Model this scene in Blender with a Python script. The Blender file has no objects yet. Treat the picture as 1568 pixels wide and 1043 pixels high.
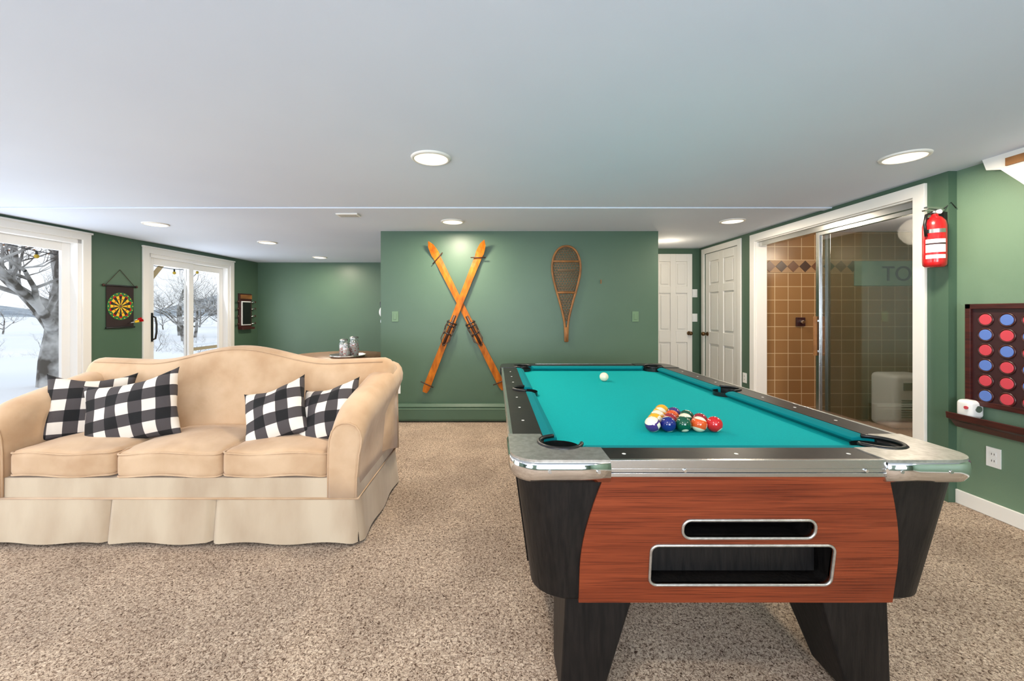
import bpy, bmesh, math, random
from mathutils import Vector, Matrix, Euler
random.seed(7)
scene = bpy.context.scene
scene.view_settings.view_transform = 'Standard'
scene.view_settings.look = 'None'
scene.view_settings.exposure = 0.12

# ------------------------------------------------------------------ helpers
def srgb(r, g, b):
    def c(u):
        u /= 255.0
        return u/12.92 if u <= 0.04045 else ((u+0.055)/1.055)**2.4
    return (c(r), c(g), c(b), 1.0)

def mat(name, col, rough=0.6, metal=0.0, noise=None, col2=None, bump=0.0, bscale=50, emis=0, stretch=None,
        coat=0, sheen=0, spec=None, alpha_pos=(0.35, 0.65), detail=3):
    m = bpy.data.materials.new(name); m.use_nodes = True
    nt = m.node_tree; b = nt.nodes['Principled BSDF']
    b.inputs['Base Color'].default_value = col
    b.inputs['Roughness'].default_value = rough
    b.inputs['Metallic'].default_value = metal
    if coat: b.inputs['Coat Weight'].default_value = coat
    if sheen: b.inputs['Sheen Weight'].default_value = sheen
    if spec is not None: b.inputs['Specular IOR Level'].default_value = spec
    tc = nt.nodes.new('ShaderNodeTexCoord')
    vec = tc.outputs['Object']
    if stretch:
        mp = nt.nodes.new('ShaderNodeMapping'); mp.inputs['Scale'].default_value = stretch
        nt.links.new(vec, mp.inputs['Vector']); vec = mp.outputs['Vector']
    if noise and col2:
        n = nt.nodes.new('ShaderNodeTexNoise'); n.inputs['Scale'].default_value = noise
        n.inputs['Detail'].default_value = detail
        nt.links.new(vec, n.inputs['Vector'])
        r = nt.nodes.new('ShaderNodeValToRGB')
        r.color_ramp.elements[0].position = alpha_pos[0]; r.color_ramp.elements[1].position = alpha_pos[1]
        r.color_ramp.elements[0].color = col; r.color_ramp.elements[1].color = col2
        nt.links.new(n.outputs['Fac'], r.inputs['Fac'])
        nt.links.new(r.outputs['Color'], b.inputs['Base Color'])
    if bump:
        n2 = nt.nodes.new('ShaderNodeTexNoise'); n2.inputs['Scale'].default_value = bscale
        n2.inputs['Detail'].default_value = 3
        nt.links.new(vec, n2.inputs['Vector'])
        bp = nt.nodes.new('ShaderNodeBump'); bp.inputs['Strength'].default_value = bump
        bp.inputs['Distance'].default_value = 0.01
        nt.links.new(n2.outputs['Fac'], bp.inputs['Height'])
        nt.links.new(bp.outputs['Normal'], b.inputs['Normal'])
    if emis:
        b.inputs['Emission Color'].default_value = col
        b.inputs['Emission Strength'].default_value = emis
    return m

def glass(name, fac, tint=(1, 1, 1, 1), rough=0.0):
    m = bpy.data.materials.new(name); m.use_nodes = True
    nt = m.node_tree; nt.nodes.clear()
    o = nt.nodes.new('ShaderNodeOutputMaterial'); mx = nt.nodes.new('ShaderNodeMixShader')
    t = nt.nodes.new('ShaderNodeBsdfTransparent'); t.inputs['Color'].default_value = tint
    g = nt.nodes.new('ShaderNodeBsdfGlossy'); g.inputs['Roughness'].default_value = rough
    mx.inputs['Fac'].default_value = fac
    nt.links.new(t.outputs[0], mx.inputs[1]); nt.links.new(g.outputs[0], mx.inputs[2])
    nt.links.new(mx.outputs[0], o.inputs['Surface'])
    return m

class MB:
    def __init__(s): s.v = []; s.f = []; s.m = []; s.sm = []; s.mats = []
    def mi(s, m):
        if m not in s.mats: s.mats.append(m)
        return s.mats.index(m)
    def add(s, vs, fs, m, smooth=False):
        o = len(s.v); s.v += [tuple(v) for v in vs]
        if not isinstance(m, list): m = [m]*len(fs)
        for f, mm in zip(fs, m):
            s.f.append([i+o for i in f]); s.m.append(s.mi(mm)); s.sm.append(smooth)
    def box(s, x0, x1, y0, y1, z0, z1, m):
        s.hexa([(x0,y0,z0),(x1,y0,z0),(x1,y1,z0),(x0,y1,z0),(x0,y0,z1),(x1,y0,z1),(x1,y1,z1),(x0,y1,z1)], m)
    def hexa(s, p, m, smooth=False):
        s.add(p, [(0,3,2,1),(4,5,6,7),(0,1,5,4),(1,2,6,5),(2,3,7,6),(3,0,4,7)], m, smooth)
    def obox(s, F, u0, u1, z0, z1, n0, n1, m):
        O, U, N = F
        P = lambda u, n, z: (O[0]+U[0]*u+N[0]*n, O[1]+U[1]*u+N[1]*n, z)
        s.hexa([P(u0,n0,z0),P(u1,n0,z0),P(u1,n1,z0),P(u0,n1,z0),P(u0,n0,z1),P(u1,n0,z1),P(u1,n1,z1),P(u0,n1,z1)], m)
    def prism(s, poly, fn, a, b, m, smooth=False):
        n = len(poly)
        vs = [fn(p[0], p[1], a) for p in poly]+[fn(p[0], p[1], b) for p in poly]
        fs = [tuple(range(n)), tuple(range(2*n-1, n-1, -1))]
        s.add(vs, fs, m, False)
        o = len(s.v)-2*n
        for i in range(n):
            j = (i+1) % n
            s.f.append([o+i, o+j, o+n+j, o+n+i]); s.m.append(s.mi(m)); s.sm.append(smooth)
    def tube(s, pts, rad, m, n=8, closed=False, caps=True, smooth=True):
        pts = [Vector(p) for p in pts]; k = len(pts)
        if not isinstance(rad, (list, tuple)): rad = [rad]*k
        vs = []; nrm = None
        for i, p in enumerate(pts):
            if closed: t = pts[(i+1) % k]-pts[i-1]
            else: t = pts[min(i+1, k-1)]-pts[max(i-1, 0)]
            t.normalize()
            if nrm is None:
                a = Vector((0, 0, 1)) if abs(t.z) < 0.9 else Vector((1, 0, 0))
                nrm = t.cross(a).normalized()
            else:
                nrm = (nrm-t*nrm.dot(t))
                if nrm.length < 1e-6: nrm = t.orthogonal()
                nrm.normalize()
            bn = t.cross(nrm)
            for j in range(n):
                an = 2*math.pi*j/n
                vs.append(p+(nrm*math.cos(an)+bn*math.sin(an))*rad[i])
        fs = []
        for i in range(k if closed else k-1):
            i2 = (i+1) % k
            for j in range(n):
                fs.append((i*n+j, i*n+(j+1) % n, i2*n+(j+1) % n, i2*n+j))
        if caps and not closed:
            fs.append(tuple(range(n))); fs.append(tuple(range((k-1)*n, k*n)))
        s.add(vs, fs, m, smooth)
    def cyl(s, p0, p1, r0, r1, m, n=24, smooth=True):
        s.tube([p0, p1], [r0, r1], m, n=n, smooth=smooth)
        s.sm[-1] = False; s.sm[-2] = False
    def lathe(s, c, prof, m, n=32, axis='z', smooth=True):
        vs = []
        for r, h in prof:
            for j in range(n):
                a = 2*math.pi*j/n; x = r*math.cos(a); y = r*math.sin(a)
                if axis == 'z': vs.append((c[0]+x, c[1]+y, c[2]+h))
                elif axis == 'y': vs.append((c[0]+x, c[1]+h, c[2]+y))
                else: vs.append((c[0]+h, c[1]+x, c[2]+y))
        fs = []
        for i in range(len(prof)-1):
            for j in range(n): fs.append((i*n+j, i*n+(j+1) % n, (i+1)*n+(j+1) % n, (i+1)*n+j))
        s.add(vs, fs, m, smooth)
    def grid(s, fn, nu, nv, m, smooth=True):
        vs = [fn(i/nu, j/nv) for i in range(nu+1) for j in range(nv+1)]
        fs = [(i*(nv+1)+j, (i+1)*(nv+1)+j, (i+1)*(nv+1)+j+1, i*(nv+1)+j+1) for i in range(nu) for j in range(nv)]
        s.add(vs, fs, m, smooth)
    def sphere(s, c, r, mfn, nu=32, nv=20, R=None, sc=(1, 1, 1)):
        c = Vector(c); vs = []; loc = []
        for i in range(nv+1):
            th = math.pi*i/nv
            for j in range(nu):
                ph = 2*math.pi*j/nu
                q = Vector((math.sin(th)*math.cos(ph), math.sin(th)*math.sin(ph), math.cos(th)))
                loc.append(q); w = R @ q if R else q
                vs.append(c+Vector((w.x*sc[0], w.y*sc[1], w.z*sc[2]))*r)
        fs = []; ms = []
        for i in range(nv):
            for j in range(nu):
                f = (i*nu+j, (i+1)*nu+j, (i+1)*nu+(j+1) % nu, i*nu+(j+1) % nu)
                if i == 0: f = (f[0], f[1], f[2])
                elif i == nv-1: f = (f[0], f[1], f[3])
                fs.append(f); q = sum((loc[a] for a in f), Vector())/len(f)
                ms.append(mfn(q) if callable(mfn) else mfn)
        s.add(vs, fs, ms, True)
    def rbox(s, c, h, r, m, crown=0, seg=4, mid=8, R=None, fn=None):
        def axis(hh):
            a = [-hh+r*i/seg for i in range(seg)]+[(-hh+r)+(2*(hh-r))*i/mid for i in range(mid+1)]+[hh-r+r*(i+1)/seg for i in range(seg)]
            return a
        ax = [axis(h[i]) for i in range(3)]; key = {}; vs = []; fs = []
        def vert(q):
            k = tuple(round(t, 6) for t in q)
            if k in key: return key[k]
            inn = [max(-(h[i]-r), min(h[i]-r, q[i])) for i in range(3)]
            d = Vector([q[i]-inn[i] for i in range(3)])
            if d.length > 1e-9: d = d.normalized()*r
            p = Vector(inn)+d
            if crown and p.z > 0:
                p.z += crown*max(0, 1-(p.x/h[0])**2)*max(0, 1-(p.y/h[1])**2)
            if fn: p = fn(p)
            if R: p = R @ p
            key[k] = len(vs); vs.append((p.x+c[0], p.y+c[1], p.z+c[2])); return key[k]
        for d in range(3):
            e, f = [(1, 2), (0, 2), (0, 1)][d]
            for sgn in (-1, 1):
                for i in range(len(ax[e])-1):
                    for j in range(len(ax[f])-1):
                        qs = []
                        for (a, b) in ((i, j), (i+1, j), (i+1, j+1), (i, j+1)):
                            q = [0, 0, 0]; q[d] = sgn*h[d]; q[e] = ax[e][a]; q[f] = ax[f][b]; qs.append(vert(q))
                        if len(set(qs)) == 4: fs.append(tuple(qs))
        s.add(vs, fs, m, True)
    def build(s, name, parent=None, bevel=0, bseg=2, merge=False, loc=None, rot=None):
        me = bpy.data.meshes.new(name); me.from_pydata(s.v, [], s.f)
        for m in s.mats: me.materials.append(m)
        me.polygons.foreach_set('material_index', s.m); me.polygons.foreach_set('use_smooth', s.sm)
        bm = bmesh.new(); bm.from_mesh(me)
        if merge: bmesh.ops.remove_doubles(bm, verts=bm.verts, dist=1e-5)
        bmesh.ops.recalc_face_normals(bm, faces=bm.faces); bm.to_mesh(me); bm.free(); me.update()
        ob = bpy.data.objects.new(name, me); scene.collection.objects.link(ob)
        if loc: ob.location = loc
        if rot: ob.rotation_euler = rot
        if parent: ob.parent = parent
        if bevel:
            b = ob.modifiers.new('bevel', 'BEVEL'); b.width = bevel; b.segments = bseg
            b.limit_method = 'ANGLE'; b.angle_limit = math.radians(40)
        return ob

def empty(name, loc=(0, 0, 0)):
    e = bpy.data.objects.new(name, None); scene.collection.objects.link(e); e.location = loc
    e.empty_display_size = 0.1
    return e

def boolean(ob, cutter_mb):
    c = cutter_mb.build('cutter_tmp')
    md = ob.modifiers.new('b', 'BOOLEAN'); md.operation = 'DIFFERENCE'; md.solver = 'EXACT'; md.object = c
    dg = bpy.context.evaluated_depsgraph_get(); dg.update()
    me = bpy.data.meshes.new_from_object(ob.evaluated_get(dg))
    ob.modifiers.clear(); ob.data = me
    bpy.data.objects.remove(c)

XZ = lambda p, q, a: (p, a, q)
XY = lambda p, q, a: (p, q, a)
YZ = lambda p, q, a: (a, p, q)

# ------------------------------------------------------------------ materials
M_green = mat('green_paint', srgb(76, 102, 82), 0.42, noise=1.2, col2=srgb(71, 97, 78), bump=0.06, bscale=180)
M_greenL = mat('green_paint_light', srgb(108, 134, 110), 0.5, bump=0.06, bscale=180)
M_ceil = mat('ceiling_paint', srgb(210, 218, 231), 0.8, noise=0.6, col2=srgb(217, 225, 236), bump=0.03, bscale=60)
M_white = mat('white_trim_paint', srgb(232, 229, 222), 0.4)
M_vinyl = mat('white_vinyl', srgb(236, 235, 232), 0.35)
M_greymetal = mat('brushed_aluminium', srgb(196, 196, 194), 0.25, 1.0, bump=0.03, bscale=200)
M_chrome = mat('chrome', srgb(230, 230, 230), 0.10, 1.0)
M_silver = mat('cast_silver', srgb(205, 203, 198), 0.3, 0.85, noise=60, col2=srgb(180, 178, 172))
M_black = mat('black_plastic', srgb(16, 16, 16), 0.35)
M_blackwood = mat('black_woodgrain', srgb(8, 7, 7), 0.45, noise=14, col2=srgb(24, 20, 18), stretch=(6, 6, 0.7), bump=0.15, bscale=14, spec=.3)
M_blacklam = mat('black_laminate', srgb(12, 10, 10), 0.38, noise=20, col2=srgb(28, 24, 22), spec=.25)
M_cloth = mat('teal_felt', srgb(4, 160, 162), 0.9, noise=300, col2=srgb(10, 168, 168), spec=.1)
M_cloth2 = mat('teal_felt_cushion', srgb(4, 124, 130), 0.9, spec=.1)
M_velvet = mat('tan_velvet', srgb(208, 176, 142), 0.85, noise=4, col2=srgb(182, 146, 110), sheen=0.2, bump=0.4, bscale=9, alpha_pos=(.36, .68), detail=6)
M_velvet2 = mat('tan_velvet_skirt', srgb(200, 181, 155), 0.85, noise=5, col2=srgb(178, 155, 129), sheen=0.2, bump=0.25, bscale=10, stretch=(1, 1, 0.35), detail=6)
M_ski = mat('ski_wood', srgb(190, 108, 18), 0.5, noise=8, col2=srgb(146, 76, 12), stretch=(3, 1, 1), spec=.25)
M_leather = mat('brown_leather', srgb(60, 32, 16), 0.5)
M_ash = mat('snowshoe_ash', srgb(152, 104, 58), 0.5, noise=10, col2=srgb(122, 82, 46), spec=.3)
M_raw = mat('rawhide', srgb(118, 96, 70), 0.6)
M_dkwood = mat('dark_red_wood', srgb(74, 28, 22), 0.35, noise=10, col2=srgb(50, 18, 16), stretch=(1, 1, 8))
M_dkpanel = mat('dark_board', srgb(54, 26, 28), 0.4)
M_red = mat('red_gloss', srgb(190, 24, 28), 0.25, coat=0.4)
M_redd = mat('red_disc', srgb(200, 66, 78), 0.4)
M_blued = mat('blue_disc', srgb(92, 122, 192), 0.4)
M_brass = mat('bronze_knob', srgb(110, 84, 56), 0.3, 0.9)
M_switch = mat('green_switch_plate', srgb(100, 130, 98), 0.4)
M_plate = mat('white_outlet_plate', srgb(236, 236, 232), 0.35)
M_snow = mat('snow', srgb(246, 248, 251), 0.9, noise=0.4, col2=srgb(238, 243, 249), bump=0.3, bscale=2)
M_bark = mat('bark_with_snow', srgb(88, 80, 74), 0.9, noise=3, col2=srgb(200, 198, 196), alpha_pos=(0.40, 0.62))
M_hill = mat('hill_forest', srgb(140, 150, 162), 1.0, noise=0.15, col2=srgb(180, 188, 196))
M_deckwood = mat('deck_wood', srgb(176, 150, 104), 0.7)
M_table = mat('table_wood', srgb(150, 104, 66), 0.4, noise=6, col2=srgb(124, 82, 50), stretch=(6, 1, 1))
M_glass = glass('window_glass', 0.05)
M_shglass = glass('shower_glass', 0.30, (0.86, 0.86, 0.86, 1), 0.03)
M_jar = glass('jar_glass', 0.25, (0.93, 0.95, 0.95, 1), 0.02)
M_yellow = mat('yellow_paint', srgb(232, 190, 40), 0.5)
M_dgreen = mat('dart_green', srgb(28, 110, 56), 0.5)
M_fabric = mat('dark_fabric', srgb(38, 24, 22), 0.8)
M_leaf = mat('dry_leaves', srgb(150, 96, 52), 0.8)

def redwood():
    m = bpy.data.materials.new('cherry_woodgrain'); m.use_nodes = True; nt = m.node_tree; b = nt.nodes['Principled BSDF']
    b.inputs['Roughness'].default_value = .42; b.inputs['Specular IOR Level'].default_value = .3
    tc = nt.nodes.new('ShaderNodeTexCoord')
    def nz(sc, st, det, dist=0):
        mp = nt.nodes.new('ShaderNodeMapping'); mp.inputs['Scale'].default_value = st; nt.links.new(tc.outputs['Object'], mp.inputs['Vector'])
        n = nt.nodes.new('ShaderNodeTexNoise'); n.inputs['Scale'].default_value = sc; n.inputs['Detail'].default_value = det; n.inputs['Distortion'].default_value = dist
        nt.links.new(mp.outputs[0], n.inputs['Vector']); return n
    a = nz(2.2, (1, 1, 14), 4, .4); c = nz(4, (1, 1, 70), 4, .3)
    r = nt.nodes.new('ShaderNodeValToRGB'); e = r.color_ramp.elements
    e[0].position = .3; e[0].color = srgb(102, 42, 20); e[1].position = .7; e[1].color = srgb(132, 60, 32)
    nt.links.new(a.outputs['Fac'], r.inputs['Fac'])
    r2 = nt.nodes.new('ShaderNodeValToRGB'); f = r2.color_ramp.elements
    f[0].position = .40; f[0].color = (.45, .38, .34, 1); f[1].position = .50; f[1].color = (1, 1, 1, 1)
    nt.links.new(c.outputs['Fac'], r2.inputs['Fac'])
    mx = nt.nodes.new('ShaderNodeMix'); mx.data_type = 'RGBA'; mx.blend_type = 'MULTIPLY'; mx.inputs[0].default_value = .7
    nt.links.new(r.outputs['Color'], mx.inputs[6]); nt.links.new(r2.outputs['Color'], mx.inputs[7]); nt.links.new(mx.outputs[2], b.inputs['Base Color'])
    return m
M_redwood = redwood()

def carpet():
    m = bpy.data.materials.new('carpet_pile'); m.use_nodes = True; nt = m.node_tree; b = nt.nodes['Principled BSDF']
    b.inputs['Roughness'].default_value = 0.95; b.inputs['Specular IOR Level'].default_value = 0.1
    tc = nt.nodes.new('ShaderNodeTexCoord')
    n = nt.nodes.new('ShaderNodeTexNoise'); n.inputs['Scale'].default_value = 105; n.inputs['Detail'].default_value = 4; n.inputs['Roughness'].default_value = 0.75
    n.inputs['Distortion'].default_value = 1.2
    nt.links.new(tc.outputs['Object'], n.inputs['Vector'])
    r = nt.nodes.new('ShaderNodeValToRGB'); e = r.color_ramp.elements
    e[0].position = 0.385; e[0].color = srgb(86, 66, 54); e[1].position = 0.58; e[1].color = srgb(246, 224, 200)
    x = e.new(0.47); x.color = srgb(192, 166, 144)
    nt.links.new(n.outputs['Fac'], r.inputs['Fac'])
    n2 = nt.nodes.new('ShaderNodeTexNoise'); n2.inputs['Scale'].default_value = 2.6; n2.inputs['Detail'].default_value = 3; n2.inputs['Distortion'].default_value = .5
    nt.links.new(tc.outputs['Object'], n2.inputs['Vector'])
    r2 = nt.nodes.new('ShaderNodeValToRGB'); r2.color_ramp.elements[0].position = 0.38; r2.color_ramp.elements[1].position = 0.62
    r2.color_ramp.elements[0].color = (0.80, 0.79, 0.79, 1); r2.color_ramp.elements[1].color = (1, 1, 1, 1)
    nt.links.new(n2.outputs['Fac'], r2.inputs['Fac'])
    mx = nt.nodes.new('ShaderNodeMix'); mx.data_type = 'RGBA'; mx.blend_type = 'MULTIPLY'; mx.inputs[0].default_value = 1
    nt.links.new(r.outputs['Color'], mx.inputs[6]); nt.links.new(r2.outputs['Color'], mx.inputs[7])
    nt.links.new(mx.outputs[2], b.inputs['Base Color'])
    bp = nt.nodes.new('ShaderNodeBump'); bp.inputs['Strength'].default_value = 0.9; bp.inputs['Distance'].default_value = 0.014
    nt.links.new(n.outputs['Fac'], bp.inputs['Height']); nt.links.new(bp.outputs['Normal'], b.inputs['Normal'])
    return m
M_carpet = carpet()

def tilemat(name, c1, c2, mortar, size, flat=False):
    m = bpy.data.materials.new(name); m.use_nodes = True; nt = m.node_tree; b = nt.nodes['Principled BSDF']
    b.inputs['Roughness'].default_value = 0.25
    tc = nt.nodes.new('ShaderNodeTexCoord'); sp = nt.nodes.new('ShaderNodeSeparateXYZ'); cb = nt.nodes.new('ShaderNodeCombineXYZ')
    nt.links.new(tc.outputs['Object'], sp.inputs[0])
    if flat:
        nt.links.new(sp.outputs[0], cb.inputs[0]); nt.links.new(sp.outputs[1], cb.inputs[1])
    else:
        ad = nt.nodes.new('ShaderNodeMath'); nt.links.new(sp.outputs[0], ad.inputs[0]); nt.links.new(sp.outputs[1], ad.inputs[1])
        nt.links.new(ad.outputs[0], cb.inputs[0]); nt.links.new(sp.outputs[2], cb.inputs[1])
    br = nt.nodes.new('ShaderNodeTexBrick'); br.offset = 0.0; br.squash = 1.0
    br.inputs['Color1'].default_value = c1; br.inputs['Color2'].default_value = c2; br.inputs['Mortar'].default_value = mortar
    br.inputs['Scale'].default_value = 1; br.inputs['Brick Width'].default_value = size; br.inputs['Row Height'].default_value = size
    br.inputs['Mortar Size'].default_value = 0.0035; br.inputs['Mortar Smooth'].default_value = 0.1
    nt.links.new(cb.outputs[0], br.inputs['Vector']); nt.links.new(br.outputs['Color'], b.inputs['Base Color'])
    return m
M_tile = tilemat('tan_wall_tile', srgb(152, 114, 74), srgb(142, 104, 66), srgb(204, 178, 140), 0.152)
M_tilef = tilemat('floor_tile', srgb(150, 110, 74), srgb(140, 100, 66), srgb(180, 150, 120), 0.2, True)

def buffalo():
    m = bpy.data.materials.new('buffalo_check'); m.use_nodes = True; nt = m.node_tree; b = nt.nodes['Principled BSDF']
    b.inputs['Roughness'].default_value = 0.9
    tc = nt.nodes.new('ShaderNodeTexCoord'); sp = nt.nodes.new('ShaderNodeSeparateXYZ'); nt.links.new(tc.outputs['Object'], sp.inputs[0])
    outs = []
    for k in (0, 1):
        a = nt.nodes.new('ShaderNodeMath'); a.operation = 'MULTIPLY_ADD'; a.inputs[1].default_value = 1/0.066; a.inputs[2].default_value = 20.5
        nt.links.new(sp.outputs[k], a.inputs[0])
        f = nt.nodes.new('ShaderNodeMath'); f.operation = 'FLOOR'; nt.links.new(a.outputs[0], f.inputs[0])
        mo = nt.nodes.new('ShaderNodeMath'); mo.operation = 'MODULO'; mo.inputs[1].default_value = 2; nt.links.new(f.outputs[0], mo.inputs[0])
        outs.append(mo)
    s = nt.nodes.new('ShaderNodeMath'); nt.links.new(outs[0].outputs[0], s.inputs[0]); nt.links.new(outs[1].outputs[0], s.inputs[1])
    d = nt.nodes.new('ShaderNodeMath'); d.operation = 'MULTIPLY'; d.inputs[1].default_value = 0.5; nt.links.new(s.outputs[0], d.inputs[0])
    r = nt.nodes.new('ShaderNodeValToRGB'); r.color_ramp.interpolation = 'CONSTANT'; e = r.color_ramp.elements
    e[0].position = 0; e[0].color = srgb(224, 214, 202); e[1].position = 0.3; e[1].color = srgb(72, 66, 66); x = e.new(0.8); x.color = srgb(16, 15, 16)
    nt.links.new(d.outputs[0], r.inputs['Fac']); nt.links.new(r.outputs['Color'], b.inputs['Base Color'])
    n = nt.nodes.new('ShaderNodeTexNoise'); n.inputs['Scale'].default_value = 300; nt.links.new(tc.outputs['Object'], n.inputs['Vector'])
    bp = nt.nodes.new('ShaderNodeBump'); bp.inputs['Strength'].default_value = 0.25; bp.inputs['Distance'].default_value = 0.003
    nt.links.new(n.outputs['Fac'], bp.inputs['Height']); nt.links.new(bp.outputs['Normal'], b.inputs['Normal'])
    return m
M_check = buffalo()

# ------------------------------------------------------------------ room shell
H = 2.142
LW = ((-4.847, 0), (0.06387, 0.99796), (0.99796, -0.06387))   # left wall frame (origin, along, inward normal)
def one(name, fn, **k):
    b = MB(); fn(b); return b.build(name, **k)

one('floor', lambda b: b.box(-5.3, 3.1, -2.6, 7.8, -0.12, 0, M_carpet))
def ceil(b):
    b.box(-5.3, 5.4, -2.6, 7.8, H, H+0.12, M_ceil)
one('ceiling', ceil)
one('trim_ceiling_batten', lambda b: b.box(-4.6, 2.93, 3.60, 3.69, H-0.011, H+0.001, M_ceil), bevel=0.005)

for i, (a, c, z0, z1) in enumerate([(-2.6, 0.4, 0, H), (0.4, 2.2, 2.03, H), (2.2, 2.95, 0, H), (2.95, 4.58, 2.03, H), (4.58, 5.39, 0, H), (5.39, 6.90, 2.01, H), (6.90, 7.8, 0, H)]):
    one('wall_left_%d' % (i+1), lambda b: b.obox(LW, a, c, z0, z1, -0.15, 0, M_green))
one('wall_back', lambda b: b.box(-4.6, -1.0, 7.62, 7.75, 0, H, M_green))
one('wall_center', lambda b: b.box(-1.287, 1.838, 4.67, 7.7, 0, H, M_green))
one('wall_hall_back', lambda b: b.box(1.838, 3.05, 5.95, 6.1, 0, H, M_green))
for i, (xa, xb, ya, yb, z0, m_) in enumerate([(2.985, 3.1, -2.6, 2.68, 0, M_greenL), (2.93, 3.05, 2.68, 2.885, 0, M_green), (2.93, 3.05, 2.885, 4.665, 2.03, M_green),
        (2.93, 3.05, 4.665, 4.99, 0, M_green), (2.93, 3.05, 4.99, 5.79, 2.04, M_green), (2.93, 3.05, 5.79, 5.95, 0, M_green)]):
    one('wall_right_%d' % (i+1), lambda b: b.box(xa, xb, ya, yb, z0, H, m_))
def wrear(b):
    for x0, x1 in ((-5.2, -3.6), (-1.6, -0.4), (1.6, 3.0)): b.box(x0, x1, -2.6, -2.48, 0, H, M_green)
    for x0, x1 in ((-3.6, -1.6), (-0.4, 1.6)): b.box(x0, x1, -2.6, -2.48, 2.0, H, M_green); b.box(x0, x1, -2.6, -2.48, 0, 0.5, M_green)
one('wall_rear', wrear)
for i, (x0, x1) in enumerate(((-3.6, -1.6), (-0.4, 1.6))):
    def wn(b):
        for a, c, d, e in ((x0, x0+.07, .5, 2.0), (x1-.07, x1, .5, 2.0), ((x0+x1)/2-.03, (x0+x1)/2+.03, .5, 2.0), (x0, x1, .5, .57), (x0, x1, 1.93, 2.0)):
            b.box(a, c, -2.58, -2.47, d, e, M_vinyl)
        b.box(x0+.05, x1-.05, -2.55, -2.545, .55, 1.95, M_glass)
    one('window_%d' % (i+4), wn, bevel=0.004)  # unseen rear windows, added as openings for the daylight fill

# shower room
one('wall_shower_back', lambda b: b.box(3.05, 5.2, 4.72, 4.85, 0, H, M_tile))
one('wall_shower_side', lambda b: b.box(5.2, 5.32, 2.5, 4.85, 0, H, M_tile))
one('wall_shower_front', lambda b: b.box(3.1, 5.2, 2.5, 2.62, 0, H, M_tile))
one('floor_shower', lambda b: b.box(3.05, 5.2, 2.62, 4.72, -0.1, 0.01, M_tilef))
def band(b):
    y = 4.718
    b.box(3.06, 5.19, y-0.004, y+0.001, 1.68, 1.82, mat('tile_band', srgb(158, 122, 84), .4))
    dk = mat('tile_diamond', srgb(66, 44, 32), .35); dk2 = mat('tile_diamond2', srgb(104, 68, 46), .35)
    for i in range(16):
        cx = 3.12+i*0.135
        b.prism([(cx-.066, 1.75), (cx, 1.685), (cx+.066, 1.75), (cx, 1.815)], XZ, y-0.008, y-0.003, dk if i % 2 else dk2)
one('trim_tile_band', band)
# patio doors on left wall
def patio(name, s0, s1, zt, handle=False):
    b = MB(); T = 0.085
    b.obox(LW, s0-T, s0+.005, 0, zt+T, 0, .022, M_white); b.obox(LW, s1-.005, s1+T, 0, zt+T, 0, .022, M_white)
    b.obox(LW, s0, s1, zt-.005, zt+T, 0, .022, M_white)
    b.obox(LW, s0-T-.012, s1+T+.012, zt+T-.02, zt+T, .005, .034, M_white)
    for a, c, d, e in ((s0, s0+.045, 0, zt), (s1-.045, s1, 0, zt), (s0, s1, zt-.05, zt), (s0, s1, 0, .05)):
        b.obox(LW, a, c, d, e, -.15, 0.0, M_vinyl)
    mid = (s0+s1)/2
    for k, (a, c) in enumerate(((s0+.045, mid+.045), (mid-.045, s1-.045))):
        n0, n1 = ((-.075, -.04), (-.12, -.085))[k]
        for p, q, d, e in ((a, a+.085, .05, zt-.05), (c-.085, c, .05, zt-.05), (a+.085, c-.085, .05, .17), (a+.085, c-.085, zt-.14, zt-.05)):
            b.obox(LW, p, q, d, e, n0, n1, M_vinyl)
        b.obox(LW, a+.08, c-.08, .16, zt-.13, (n0+n1)/2-.003, (n0+n1)/2+.003, M_glass)
    if handle:
        P = lambda s, n, z: (LW[0][0]+LW[1][0]*s+LW[2][0]*n, LW[0][1]+LW[1][1]*s+LW[2][1]*n, z)
        s = s0+.09
        b.tube([P(s, -.04, 1.18), P(s, .02, 1.16), P(s, .035, 1.07), P(s, .035, .97), P(s, .02, .88), P(s, -.04, .86)], .012, M_black)
        b.obox(LW, s-.022, s+.022, .84, 1.22, -.042, -.03, M_black)
    b.build(name, bevel=0.004)
patio('window_1', 2.95, 4.58, 2.03)
patio('window_2', 5.39, 6.90, 2.0, True)
patio('window_3', 0.4, 2.2, 2.03)  # unseen door, added to bring daylight in from the left

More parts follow.
